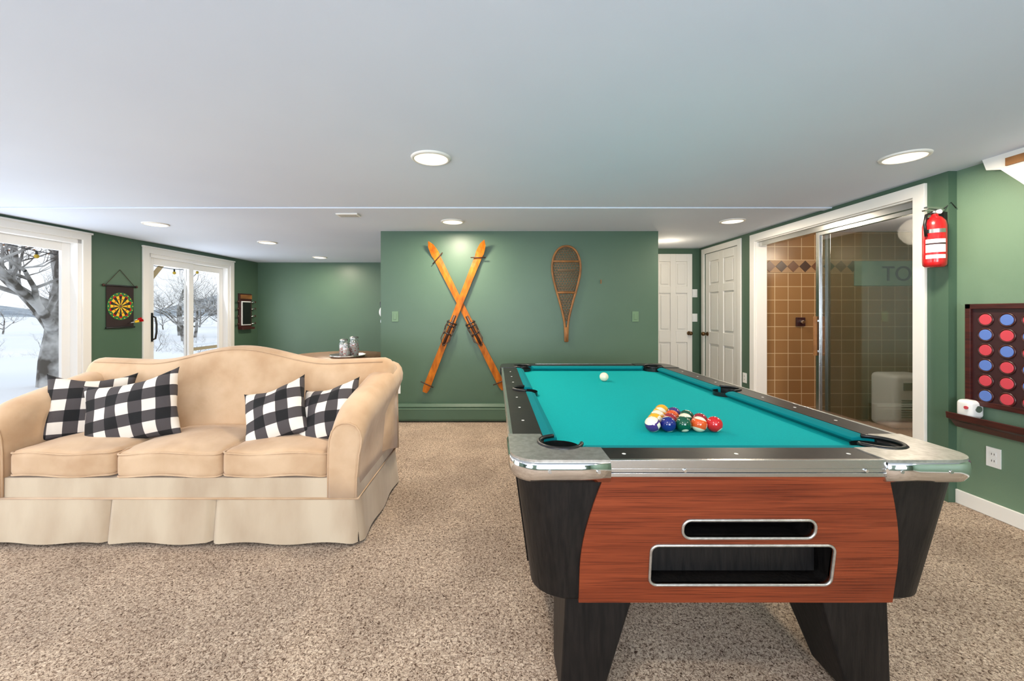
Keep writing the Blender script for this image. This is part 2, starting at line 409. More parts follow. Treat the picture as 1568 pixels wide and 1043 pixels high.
# right wall: sliding glass shower door
def sld(b):
    T = .075
    b.box(2.908, 2.93, 2.885-T, 2.89, 0, 2.03+T, M_white); b.box(2.908, 2.93, 4.66, 4.665+T, 0, 2.03+T, M_white)
    b.box(2.908, 2.93, 2.885, 4.665, 2.025, 2.03+T, M_white)
    b.box(2.93, 3.05, 2.885, 2.90, 0, 2.03, M_white); b.box(2.93, 3.05, 4.65, 4.665, 0, 2.03, M_white); b.box(2.93, 3.05, 2.9, 4.65, 2.015, 2.03, M_white)
    b.box(2.955, 3.04, 2.9, 4.65, 1.965, 2.015, M_greymetal); b.box(2.95, 3.04, 2.9, 4.65, 0, .06, M_white)
    b.box(2.97, 3.0, 2.9, 2.935, .06, 1.97, M_greymetal); b.box(2.97, 3.0, 3.80, 3.84, .06, 1.97, M_greymetal)
    b.box(2.97, 3.0, 2.935, 3.80, .06, .10, M_greymetal); b.box(2.97, 3.0, 2.935, 3.80, 1.93, 1.97, M_greymetal)
    b.box(2.983, 2.988, 2.93, 3.805, .09, 1.94, M_shglass)
    b.box(3.01, 3.035, 3.75, 3.785, .06, 1.97, M_greymetal); b.box(3.01, 3.035, 2.93, 2.965, .06, 1.97, M_greymetal)
    b.box(3.018, 3.023, 2.96, 3.76, .08, 1.95, M_glass)
    b.cyl((2.95, 3.82, .83), (2.95, 3.82, 1.19), .016, .016, M_ash, n=12)
    b.box(2.95, 2.975, 3.81, 3.83, .86, .88, M_greymetal); b.box(2.95, 2.975, 3.81, 3.83, 1.14, 1.16, M_greymetal)
one('door_3', sld, bevel=0.003)

def six_panel(name, F, w, h, knob_u, trim=True, T=.07):
    b = MB(); O, U, N = F
    m = M_white
    b.obox(F, .008, w-.008, .01, h, -.04, -.024, m)
    st = .11*w/.78; rails = [(.01, .22), (.80, .96), (1.50, 1.60), (h-.11, h)]
    for a, c in ((.008, st), (w/2-st/2, w/2+st/2), (w-st, w-.008)): b.obox(F, a, c, .01, h, -.024, -.004, m)
    for z0, z1 in rails:
        b.obox(F, st, w/2-st/2, z0, z1, -.024, -.004, m); b.obox(F, w/2+st/2, w-st, z0, z1, -.024, -.004, m)
    for i in range(3):
        z0 = rails[i][1]+.03; z1 = rails[i+1][0]-.03
        for a, c in ((st+.028, w/2-st/2-.028), (w/2+st/2+.028, w-st-.028)): b.obox(F, a, c, z0, z1, -.025, -.009, m)
    if trim:
        b.obox(F, -T, 0.003, 0, h+.005+T, 0, .018, m); b.obox(F, w-.003, w+T, 0, h+.005+T, 0, .018, m); b.obox(F, 0, w, h+.003, h+.005+T, 0, .018, m)
    P = lambda u, n, z: (O[0]+U[0]*u+N[0]*n, O[1]+U[1]*u+N[1]*n, z)
    b.cyl(P(knob_u, -.004, .93), P(knob_u, .01, .93), .03, .028, M_brass)
    b.cyl(P(knob_u, .0, .93), P(knob_u, .05, .93), .01, .01, M_brass)
    b.sphere(P(knob_u, .058, .93), .028, M_brass, 20, 12)
    return b.build(name, bevel=0.005)
six_panel('door_1', ((2.93, 4.99), (0, 1), (-1, 0)), .80, 2.035, .73)
six_panel('door_2', ((2.26, 5.905), (1, 0), (0, -1)), .56, 2.06, .50, trim=False)
# baseboards
one('baseboard_right', lambda b: b.box(2.972, 2.985, -2.48, 2.68, 0, .09, M_white), bevel=.004)
one('baseboard_hall', lambda b: (b.box(2.918, 2.93, 4.745, 4.915, 0, .09, M_white)), bevel=.003)
one('baseboard_back', lambda b: b.box(-4.35, -1.287, 7.607, 7.62, 0, .09, M_green), bevel=.003)
def bl(b):
    for a, c in ((-2.4, .31), (2.29, 2.86), (4.67, 5.30), (6.99, 7.6)): b.obox(LW, a, c, 0, .09, 0, .013, M_white)
one('baseboard_left', bl, bevel=.003)
def heater(b):
    prof = [(4.67, 0.02), (4.612, 0.02), (4.606, 0.04), (4.606, .15), (4.62, .16), (4.612, .175), (4.635, .205), (4.67, .205)]
    b.prism(prof, YZ, -1.28, 1.75, M_green)
    b.box(-1.27, 1.74, 4.603, 4.607, .148, .153, M_greenL)
    b.box(-1.285, -1.255, 4.60, 4.67, .0, .21, M_green); b.box(1.73, 1.76, 4.60, 4.67, 0, .21, M_green)
one('baseboard_heater', heater, bevel=.003)
one('trim_stair_soffit', lambda b: (b.prism([(2.49, H), (2.47, 2.075), (2.40, 2.055), (2.31, 1.955), (1.95, 1.53), (1.95, H)], YZ, 2.925, 2.985, M_white),
    b.box(2.915, 2.926, 1.95, 2.37, 2.065, 2.11, M_ash)))

# small plates
def plate(name, F, u, z, m, kind='switch'):
    b = MB(); b.obox(F, u-.036, u+.036, z-.058, z+.058, 0, .006, m)
    if kind == 'switch': b.obox(F, u-.016, u+.016, z-.032, z+.032, .006, .010, m)
    else:
        for dz in (-.02, .02):
            b.obox(F, u-.016, u+.016, z+dz-.014, z+dz+.014, .006, .008, m)
            b.obox(F, u-.008, u-.005, z+dz-.006, z+dz+.006, .008, .0085, M_black); b.obox(F, u+.005, u+.008, z+dz-.006, z+dz+.006, .008, .0085, M_black)
    b.build(name, bevel=.002)
CW = ((0, 4.67), (1, 0), (0, -1))
plate('light_switch', CW, -1.125, 1.18, M_switch); plate('light_switch', CW, 1.58, 1.18, M_switch)
plate('wall_outlet', CW, -1.10, .37, M_plate, 'o')
plate('light_switch', ((0, 5.95), (1, 0), (0, -1)), 2.865, 1.15, M_plate); plate('thermostat', ((0, 5.95), (1, 0), (0, -1)), 2.865, 1.5, M_plate)
plate('wall_outlet', ((2.985, 0), (0, 1), (-1, 0)), 2.48, .36, M_plate, 'o')
plate('wall_outlet', ((2.93, 0), (0, 1), (-1, 0)), 4.86, .46, M_plate, 'o')
one('wall_nail', lambda b: b.box(1.187, 1.195, 4.655, 4.67, 1.55, 1.595, M_ash))

# ------------------------------------------------------------------ recessed lights
M_lamp = mat('lamp_lens', (1.0, 0.84, 0.58, 1), .5, emis=1.5)
M_lampc = mat('lamp_lens_center', (1.0, 0.93, 0.80, 1), .5, emis=5)
def downlight(x, y, p):
    b = MB()
    b.lathe((x, y, H), [(.118, 0), (.115, -.008), (.100, -.012), (.097, -.008)], M_white, 40)
    b.lathe((x, y, H), [(.098, -.009), (.068, -.011)], M_lamp, 40)
    b.lathe((x, y, H), [(.068, -.011), (0.0001, -.012)], M_lampc, 40)
    ob = b.build('recessed_light')
    l = bpy.data.lights.new('downlight_lamp', 'AREA'); l.shape = 'DISK'; l.size = .17; l.energy = p; l.color = (1, .86, .68)
    lo = bpy.data.objects.new('downlight_lamp', l); scene.collection.objects.link(lo); lo.location = (x, y, H-.02); lo.parent = ob
for x, y, p in ((-.378, 2.45, 14), (2.40, 2.43, 18), (-.427, 4.17, 29), (2.37, 4.14, 15), (-3.51, 4.29, 11), (-2.97, 5.41, 12), (-2.91, 6.89, 26)):
    downlight(x, y, p)
for x, y in ((-.4, .2), (2.3, .2), (-3.3, 2.3), (-3.3, .2), (-1.8, -1.6), (1.2, -1.6)):
    downlight(x, y, 13)
def vent(b):
    b.box(-1.47, -1.27, 3.82, 3.93, H-.012, H, M_white)
    for i in range(5): b.box(-1.455, -1.285, 3.832+i*.019, 3.84+i*.019, H-.014, H-.011, M_greymetal)
one('ceiling_vent', vent, bevel=.002)

def area(name, loc, rot, sx, sy, p, col):
    l = bpy.data.lights.new(name, 'AREA'); l.shape = 'RECTANGLE'; l.size = sx; l.size_y = sy; l.energy = p; l.color = col
    o = bpy.data.objects.new(name, l); scene.collection.objects.link(o); o.location = loc; o.rotation_euler = rot
R90 = math.radians(90)
cool = (.80, .89, 1.0)
# daylight fill added at seen and unseen windows, tilted up to brighten the ceiling
area('window_daylight', (-2.6, -2.42, 1.2), (math.radians(128), 0, 0), 1.9, 1.4, 98, cool)
area('window_daylight', (.6, -2.42, 1.2), (math.radians(128), 0, 0), 1.9, 1.4, 155, cool)
area('window_daylight', (-4.62, 1.3, 1.1), (math.radians(112), 0, math.radians(-90)), 1.6, 1.8, 48, cool)
area('window_daylight', (-4.5, 3.75, 1.1), (math.radians(104), 0, math.radians(-90)), 1.4, 1.8, 21, cool)
area('window_daylight', (-4.4, 6.15, 1.1), (math.radians(104), 0, math.radians(-90)), 1.3, 1.8, 18, cool)
l = bpy.data.lights.new('shower_lamp', 'POINT'); l.energy = 19; l.color = (1, .86, .66); l.shadow_soft_size = .12
o = bpy.data.objects.new('shower_lamp', l); scene.collection.objects.link(o); o.location = (3.75, 3.7, 1.95)
l = bpy.data.lights.new('hall_lamp', 'POINT'); l.energy = 5; l.color = (1, .82, .60); l.shadow_soft_size = .12  # unseen point light without a fixture, brightens the hall and its door
o = bpy.data.objects.new('hall_lamp', l); scene.collection.objects.link(o); o.location = (2.2, 5.3, 1.95)

# ------------------------------------------------------------------ pool table
PT = empty('pool_table')
def rr(xa, xb, za, zb, r, k=6):
    out = []
    for (ccx, ccz, a0) in ((xb-r, zb-r, 0), (xa+r, zb-r, 90), (xa+r, za+r, 180), (xb-r, za+r, 270)):
        for i in range(k+1):
            a = math.radians(a0+90*i/k); out.append((ccx+r*math.cos(a), ccz+r*math.sin(a)))
    return out
x0, x1, y0, y1, zt = .05, 1.404, 1.19, 3.42, .803
RW = .115; IN = .165; ym = (y0+y1)/2; cx = (x0+x1)/2
pockets = [(x0+.162, y0+.162), (x1-.162, y0+.162), (x0+.162, y1-.162), (x1-.162, y1-.162), (x0+.12, ym), (x1-.12, ym)]
def cutpk(extra=None, r=.066):
    c = MB()
    for px, py in pockets: c.cyl((px, py, .60), (px, py, .9), r, r, M_black, n=40)
    if extra: c.box(*extra, M_black)
    return c
b = MB(); b.prism(rr(x0+.006, x1-.006, y0+.006, y1-.006, .085, 10), XY, .757, zt, M_blacklam)
rail = b.build('rail_top', PT)
c = MB(); c.box(x0+RW, x1-RW, y0+RW, y1-RW, .7, .9, M_black); boolean(rail, c)
boolean(rail, cutpk(r=.067))
b = MB(); b.box(x0+.04, x1-.04, y0+.04, y1-.04, .735, .768, M_cloth); bed = b.build('cloth_bed', PT); boolean(bed, cutpk(r=.06))
# cushions
b = MB()
def cushion(p, q, inward, e0, e1):
    p = Vector(p); q = Vector(q); d = (q-p).normalized(); n = Vector(inward)
    vs = []
    for base, off in ((p, e0), (q, -e1)):
        for dn, z in ((0, .76), (0, zt-.001), (.03, zt-.002), (.05, zt-.009), (.05, zt-.018), (.022, .76)):
            t = base+d*(off*dn/.05)+n*dn; vs.append((t.x, t.y, z))
    k = 6; fs = [tuple(range(k)), tuple(range(2*k-1, k-1, -1))]+[(i, (i+1) % k, k+(i+1) % k, k+i) for i in range(k)]
    b.add(vs, fs, M_cloth2)
g = .062
cushion((x0+RW+g+.04, y0+RW, 0), (x1-RW-g-.04, y0+RW, 0), (0, 1, 0), .035, .035)
cushion((x0+RW+g+.04, y1-RW, 0), (x1-RW-g-.04, y1-RW, 0), (0, -1, 0), .035, .035)
for xx, nn in ((x0+RW, 1), (x1-RW, -1)):
    cushion((xx, y0+RW+g+.04, 0), (xx, ym-.062, 0), (nn, 0, 0), .035, .012)
    cushion((xx, ym+.062, 0), (xx, y1-RW-g-.04, 0), (nn, 0, 0), .012, .035)
b.build('cushions', PT, bevel=.002)
# pocket cups and liners
b = MB()
for i, (px, py) in enumerate(pockets):
    b.lathe((px, py, 0), [(.0665, zt-.012), (.064, .70), (.05, .66), (.0001, .655)], M_black, 40)
    dx = -1 if px < cx else 1; dy = 0 if i > 3 else (-1 if py < ym else 1)
    a0 = math.atan2(dy, dx); sp = math.radians(125 if i < 4 else 88)
    pts = [(px+.069*math.cos(a0-sp+2*sp*t/24), py+.069*math.sin(a0-sp+2*sp*t/24), zt+.003) for t in range(25)]
    b.tube(pts, .007, M_black, n=8)
b.build('pocket_liners', PT)
# castings
def casting(sx, sy, top, name):
    b = MB(); poly = [(.285, 0)]
    rc = .085
    for k in range(9):
        a = math.pi/2*k/8; poly.append((rc-rc*math.sin(a), rc-rc*math.cos(a)))
    poly += [(0, .255), (.112, .255), (.115, .2165)]
    for k in range(1, 20):
        a = math.radians(131+(319-131)*k/20); poly.append((.162+.072*math.cos(a), .162+.072*math.sin(a)))
    poly += [(.2165, .115), (.285, .112)]
    ox = x0 if sx > 0 else x1; oy = y0 if sy > 0 else y1
    fn = lambda p, q, a: (ox+sx*(p-.004), oy+sy*(q-.004), a)
    b.prism(poly, fn, zt-.012, zt+.004, top)
    arc = []
    for k in range(17):
        a = math.pi/2*k/16; arc.append((rc-rc*math.sin(a), rc-rc*math.cos(a), -math.sin(a), -math.cos(a)))
    out = [(.285, 0, 0, -1), (.2, 0, 0, -1)]+arc+[(0, .18, -1, 0), (0, .255, -1, 0)]
    n = len(out); vs = []
    lev = ((zt-.004, -.02), (zt-.004, .001), (zt-.010, .005), (zt-.028, .007), (zt-.046, .004), (zt-.062, -.006), (zt-.062, -.02))
    for (z, e) in lev:
        for (p, q, nx, ny) in out: vs.append(fn(p+nx*e, q+ny*e, z))
    fs = [(r*n+i, r*n+i+1, (r+1)*n+i+1, (r+1)*n+i) for r in range(len(lev)-1) for i in range(n-1)]
    fs += [tuple(r*n for r in range(len(lev))), tuple(r*n+n-1 for r in range(len(lev)))]
    b.add(vs, fs, M_chrome if top is M_silver else M_black, True)
    if top is M_silver:
        for (p, q) in ((.25, -.003), (.11, -.003)):
            b.cyl(fn(p, q+.002, zt-.028), fn(p, q-.006, zt-.028), .006, .005, M_greymetal, n=12)
    b.build(name, PT)
casting(1, 1, M_silver, 'corner_casting_1'); casting(-1, 1, M_silver, 'corner_casting_2')
casting(1, -1, M_black, 'corner_casting_3'); casting(-1, -1, M_black, 'corner_casting_4')
# aluminium trim
b = MB()
for z0, z1, e in ((.757, .768, .004), (.769, .780, .001), (.781, .805, .004)):
    b.box(x0+.27, x1-.27, y0-e+.003, y0+.012, z0, z1, M_greymetal); b.box(x0+.20, x1-.20, y1-.012, y1+e-.003, z0, z1, M_greymetal)
    b.box(x0-e+.003, x0+.012, y0+.24, y1-.20, z0, z1, M_greymetal); b.box(x1-.012, x1+e-.003, y0+.24, y1-.20, z0, z1, M_greymetal)
for x in (.545, 1.065): b.cyl((x, y0-.004, .775), (x, y0+.004, .775), .005, .005, M_chrome, n=10)
for t in (.5, .25, .75): 
    b.cyl((x0+(x1-x0)*t, y0+.06, zt-.001), (x0+(x1-x0)*t, y0+.06, zt+.0006), .006, .006, M_plate, n=12)
for t in (.2, .3, .4, .6, .7, .8):
    for xx in (x0+.06, x1-.06): b.cyl((xx, y0+(y1-y0)*t, zt-.001), (xx, y0+(y1-y0)*t, zt+.0006), .006, .006, M_plate, n=12)
b.build('rail_trim', PT, bevel=.0015)
# cabinet
ZB, ZT = .352, .757
def ins(z): return .014+.055*(ZT-z)/(ZT-ZB)
b = MB(); vs = []; K = 12
def ring(z, e, rc=.10):
    r_ = []
    for (ccx, ccy, a0) in ((x1-e-rc, y1-e-rc, 0), (x0+e+rc, y1-e-rc, 90), (x0+e+rc, y0+e+rc, 180), (x1-e-rc, y0+e+rc, 270)):
        for k in range(K+1):
            a = math.radians(a0+90*k/K); r_.append((ccx+rc*math.cos(a), ccy+rc*math.sin(a), z))
    return r_
zs = [ZT, .65, .5, ZB+.012, ZB]
rings = [ring(z, ins(z)+(.010 if z == ZB else 0)) for z in zs]; n = len(rings[0])
for r_ in rings: vs += r_
fs = [(i*n+j, i*n+(j+1) % n, (i+1)*n+(j+1) % n, (i+1)*n+j) for i in range(4) for j in range(n)]+[tuple(range(n)), tuple(range(4*n, 5*n))]
b.add(vs, fs, M_blackwood, False); cab = b.build('cabinet', PT)
slots = [rr(.552, .942, .563, .620, .024), rr(.462, 1.006, .412, .540, .022)]
def cutters():
    return [(slots[0], 1.40), (slots[1], 1.50)]
for poly, dep in cutters():
    c = MB(); c.prism(poly, XZ, 1.0, dep, M_black); boolean(cab, c)
# front wood panel
def yfront(z): return y0+ins(z)
NN = 14
left = []
for i in range(NN+1):
    z = ZT-.002-(ZT-ZB-.002)*i/NN; t = i/NN
    x = .315-.062*math.sin(min(1, t*1.35)*math.pi/2)
    left.append((x, z))
right = [(2*cx-x, z) for x, z in left]
poly = left+right[::-1]
b = MB(); vs = [(p, yfront(q)-.006, q) for p, q in poly]+[(p, yfront(q)+.006, q) for p, q in poly]
n = len(poly)
fs = []
for i in range(NN):
    fs.append((i, i+1, n-2-i, n-1-i)); fs.append((n+i, 2*n-1-i, 2*n-2-i, n+i+1))
for i in range(n): fs.append((i, (i+1) % n, n+(i+1) % n, n+i))
b.add(vs, fs, M_redwood); pan = b.build('front_wood_panel', PT)
for poly_, dep in cutters():
    c = MB(); c.prism(poly_, XZ, 1.0, 1.45, M_black); boolean(pan, c)
b = MB()
for poly_ in slots:
    pts = [(p, yfront(q)-.008, q) for p, q in poly_]
    b.tube(pts, .0042, M_silver, n=8, closed=True)
b.box(.47, 1.0, 1.30, 1.302, .42, .50, M_blackwood)
b.box(.48, .78, 1.36, 1.40, .413, .47, M_blacklam); b.box(.47, 1.0, 1.32, 1.33, .412, .425, M_blacklam)
b.box(.56, .93, 1.30, 1.31, .57, .60, M_blacklam)
b.build('ball_return_trim', PT)
b = MB()
for sgn in (0, 1):
    vs = []
    for z, ya, yb in ((ZT-.002, 1.42, 3.19), (ZB+.002, 1.46, 3.15)):
        for e in (-.005, .006):
            xx = (x0+ins(z)+e) if sgn == 0 else (x1-ins(z)-e)
            vs += [(xx, ya, z), (xx, yb, z)]
    b.add(vs, [(0, 1, 5, 4), (2, 3, 7, 6), (0, 2, 6, 4), (1, 3, 7, 5), (0, 1, 3, 2), (4, 5, 7, 6)], M_blackwood)
b.build('side_panels', PT)
# legs
b = MB()
for sx in (0, 1):
    for sy in (0, 1):
        X = (lambda x: x) if sx == 0 else (lambda x: 2*cx-x)
        Y = (lambda y: y) if sy == 0 else (lambda y: y0+y1-y)
        T_ = [(.222, 1.30), (.44, 1.30), (.44, 1.57), (.222, 1.57)]; B_ = [(.205, 1.305), (.340, 1.305), (.340, 1.46), (.205, 1.46)]
        b.hexa([(X(p), Y(q), .02) for p, q in B_]+[(X(p), Y(q), .356) for p, q in T_], M_blackwood)
        b.cyl((X(.272), Y(1.38), 0), (X(.272), Y(1.38), .03), .045, .035, M_black, n=20)
b.build('legs', PT, bevel=.008, bseg=3)

# balls
def ballmat(n, c): return mat('ball_'+n, c, .12, coat=.5)
W = ballmat('ivory', srgb(236, 226, 196)); cols = {'yellow': srgb(228, 170, 30), 'blue': srgb(24, 34, 110), 'red': srgb(196, 26, 30), 'purple': srgb(72, 40, 110),
    'orange': srgb(216, 84, 28), 'green': srgb(12, 78, 54), 'maroon': srgb(150, 30, 40), 'black': srgb(18, 18, 20)}
BM = {k: ballmat(k, v) for k, v in cols.items()}
rb = .0295
def ball(b, x, y, c, stripe):
    R = Euler((random.uniform(0, 6), random.uniform(0, 6), random.uniform(0, 6))).to_matrix()
    if stripe:
        R = Euler((random.uniform(-.6, .6), random.uniform(-.6, .6), random.uniform(0, 6))).to_matrix()
        f = lambda q: BM[c] if abs(q.z) < .55 and not abs(q.x) > .93 else W
    else:
        f = lambda q: W if abs(q.z) > .92 else BM[c]
    b.sphere((x, y, .768+rb), rb, f, 40, 28, R)
rows = [[('purple', 1), ('blue', 0), ('green', 0), ('orange', 1), ('red', 0)], [('yellow', 0), ('maroon', 0), ('green', 1), ('maroon', 0)],
        [('yellow', 1), ('orange', 0), ('green', 0)], [('yellow', 1), ('purple', 0)], [('yellow', 0)]]
b = MB()
for r, row in enumerate(rows):
    for i, (c_, s_) in enumerate(row):
        ball(b, .727+(i-(len(row)-1)/2)*2*rb*1.01, 1.60+r*rb*1.76, c_, s_)
b.build('racked_pool_balls')
b = MB(); b.sphere((.728, 2.77, .768+rb), rb, W, 32, 24); b.build('cue_ball')

# ------------------------------------------------------------------ sofa
SF = empty('camelback_sofa'); sc = -1.745
sxr = -.725; sxl = 2*sc-sxr
def clampl(t, pts):
    for (a, va), (b_, vb) in zip(pts, pts[1:]):
        if t <= b_:
            u = max(0, (t-a)/(b_-a)); return va+(vb-va)*u
    return pts[-1][1]
def smoothl(t, pts):
    return sum(clampl(t+d, pts) for d in (-.03, -.015, 0, .015, .03))/5
# arms
for side in (0, 1):
    b = MB(); mx = (lambda x: x) if side == 0 else (lambda x: 2*sc-x)
    ys = [2.185, 2.188, 2.197, 2.215, 2.24, 2.28, 2.33, 2.4, 2.5, 2.6, 2.7, 2.8, 2.9, 2.98, 3.03, 3.05]
    ht = [(2.1, .62), (2.2, .645), (2.26, .70), (2.33, .74), (2.64, .80), (3.05, .875)]
    secs = []
    for yy in ys:
        h_ = smoothl(yy, ht); fl = .03*min(1, (yy-2.18)/.6)
        pts = [(-.89, .25), (-.89, .42), (-.888, h_-.16), (-.882, h_-.09), (-.868, h_-.045), (-.845, h_-.015), (-.81, h_), (-.77+fl, h_), (-.735+fl, h_-.015), (-.712+fl, h_-.045),
               (-.702+fl, h_-.085), (-.705+fl, h_-.13), (-.716+fl*.7, h_-.18), (-.724, h_-.26), (-.728, .36), (-.73, .25)]
        sh = {2.185: .75, 2.188: .86, 2.197: .94, 2.215: .985}.get(yy, 1)
        if yy > 3.04: sh = .8
        c0 = (-.80, max(.3, h_-.14))
        secs.append([(mx(c0[0]+(p-c0[0])*sh), yy, (c0[1]+(q-c0[1])*sh if q > .45 else q)) for p, q in pts])
    n = len(secs[0]); vs = [p for s_ in secs for p in s_]
    fs = [(i*n+j, i*n+(j+1) % n, (i+1)*n+(j+1) % n, (i+1)*n+j) for i in range(len(secs)-1) for j in range(n)]
    fs += [tuple(range(n)), tuple(range((len(secs)-1)*n, len(secs)*n))]
    b.add(vs, fs, M_velvet, True)
    b.tube([(x, y-.003, z) for x, y, z in secs[2]], .0045, M_velvet, n=6)
    b.build('arm_%d' % (side+1), SF)
# back
def topz(x):
    d = abs(x-sc)
    z = .898+.015*min(1, max(0, (d-.6)/.4))
    if d < .62: z += .098*.5*(1+math.cos(math.pi*d/.62))
    if d > .97: z -= .06*((d-.97)/.1)**2
    return z
b = MB(); NU = 60
xa, xb = sxl-.03, sxr+.03
secs = []
for i in range(NU+1):
    x = xa+(xb-xa)*i/NU; h_ = topz(x)
    e = min(1, min(i, NU-i)/2+.35); 
    prof = [(2.66, .33), (2.70, .50), (2.735, .62), (2.765, .72), (2.79, h_-.09), (2.80, h_-.05), (2.82, h_-.02), (2.855, h_), (2.90, h_+.002), (2.945, h_-.015), (2.97, h_-.05), (2.98, h_-.10), (3.0, .7), (3.02, .5), (3.04, .25)]
    secs.append([(x, 2.9+(p-2.9)*(.55+.45*e), q if q < .6 else .6+(q-.6)*(.93+.07*e)) for p, q in prof])
n = len(secs[0]); vs = [p for s_ in secs for p in s_]
fs = [(i*n+j, i*n+(j+1) % n, (i+1)*n+(j+1) % n, (i+1)*n+j) for i in range(NU) for j in range(n)]
fs += [tuple(range(n)), tuple(range(NU*n, (NU+1)*n))]
b.add(vs, fs, M_velvet, True)
b.tube([(s_[6][0], s_[6][1]-.002, s_[6][2]+.002) for s_ in secs[2:-2]], .004, M_velvet, n=6)
b.build('backrest', SF)
# seat cushions
b = MB(); cw = (1.70)/3
for i in range(3):
    xc_ = -.89-cw*(i+.5)
    def wob(p, k=i):
        if p.y < -.2: p.z += .006*math.sin(p.x*14+k*2); p.y += .004*math.sin(p.x*22+k)
        return p
    b.rbox((xc_, 2.47, .418), (cw/2-.003, .275, .07), .035, M_velvet, crown=.035, mid=14, fn=wob)
    for zz in (.36, .478):
        pts = rr(xc_-cw/2+.006, xc_+cw/2-.006, 2.201, 2.735, .03, 8)
        full = []
        for (p, q), (p2, q2) in zip(pts, pts[1:]+pts[:1]):
            L_ = math.hypot(p2-p, q2-q); m_ = max(1, int(L_/.04))
            for t in range(m_): full.append((p+(p2-p)*t/m_, q+(q2-q)*t/m_))
        b.tube([(p, q, zz+(.006*math.sin((p-xc_)*14+i*2) if q < 2.27 else 0)) for p, q in full], .005, M_velvet, n=6, closed=True)
b.build('seat_cushions', SF)
# base and skirt
b = MB()
b.box(sxl+.004, sxr-.004, 2.20, 3.03, .235, .350, M_velvet2)
b.box(sxl+.02, sxr-.02, 2.22, 3.0, .03, .24, M_velvet2)
b.tube([(sxl, 2.197, .242), (sxr, 2.197, .242), (sxr, 3.035, .242)], .006, M_velvet, n=6)
def skirt(pa, pb, nrm):
    pa = Vector(pa); pb = Vector(pb); nn = Vector(nrm); L = (pb-pa).length
    def f(u, v):
        w = u*L; edge = min(w, L-w)
        tuck = .024*max(0, 1-edge/.025)
        out = .004+.022*v+.005*math.sin(w*15+2)*v
        p = pa+(pb-pa)*u+nn*(out-tuck); return (p.x, p.y, .238-.222*v-.004*math.sin(w*15+2)*v)
    b.grid(f, 40, 6, M_velvet2)
for a, c in ((sxl, -2.05), (-2.05, -1.49), (-1.49, sxr)): skirt((a+.001, 2.20, 0), (c-.001, 2.20, 0), (0, -1, 0))
skirt((sxr, 2.20, 0), (sxr, 3.03, 0), (1, 0, 0)); skirt((sxl, 2.20, 0), (sxl, 3.03, 0), (-1, 0, 0)); skirt((sxl, 3.03, 0), (sxr, 3.03, 0), (0, 1, 0))
b.build('base_and_skirt', SF)
# throw pillows
def pillow(w, h, t, loc, rot):
    b = MB(); rnd = random.Random(int(abs(loc[0])*1000))
    a1, a2 = rnd.uniform(0, 6), rnd.uniform(0, 6)
    def f(sg):
        def g(u, v):
            u = u*2-1; v = v*2-1
            u = math.sin(u*math.pi/2)*.5+u*.5; v = math.sin(v*math.pi/2)*.5+v*.5
            x = w/2*u*(1-.10*(1-v*v)); y = h/2*v*(1-.10*(1-u*u))
            k = max(0, (1-u*u)*(1-v*v))**.42
            z = sg*t/2*k*(1+.10*math.sin(5*u+a1)*math.cos(4*v+a2))
            x += .008*math.sin(6*v+a2)*k; y += .008*math.sin(7*u+a1)*k
            y -= .03*max(0, v)*(1-u*u)                      # soft chop in the upper edge
            return (x, y, z)
        return g
    b.grid(f(1), 30, 30, M_check); b.grid(f(-1), 30, 30, M_check)
    b.build('throw_pillow', merge=True, loc=loc, rot=rot)
def rot3(inplane, lean, yaw):
    m = Matrix.Rotation(math.radians(yaw), 3, 'Z') @ Matrix.Rotation(math.radians(lean), 3, 'X') @ Matrix.Rotation(math.radians(inplane), 3, 'Z')
    return m.to_euler()
pillow(.54, .41, .16, (-2.16, 2.47, .648), rot3(12, 74, 4))
pillow(.42, .40, .14, (-2.50, 2.56, .655), rot3(-4, 70, 38))
pillow(.38, .38, .15, (-1.31, 2.48, .632), rot3(22, 58, -6))
pillow(.38, .38, .15, (-1.00, 2.49, .632), rot3(18, 56, -20))

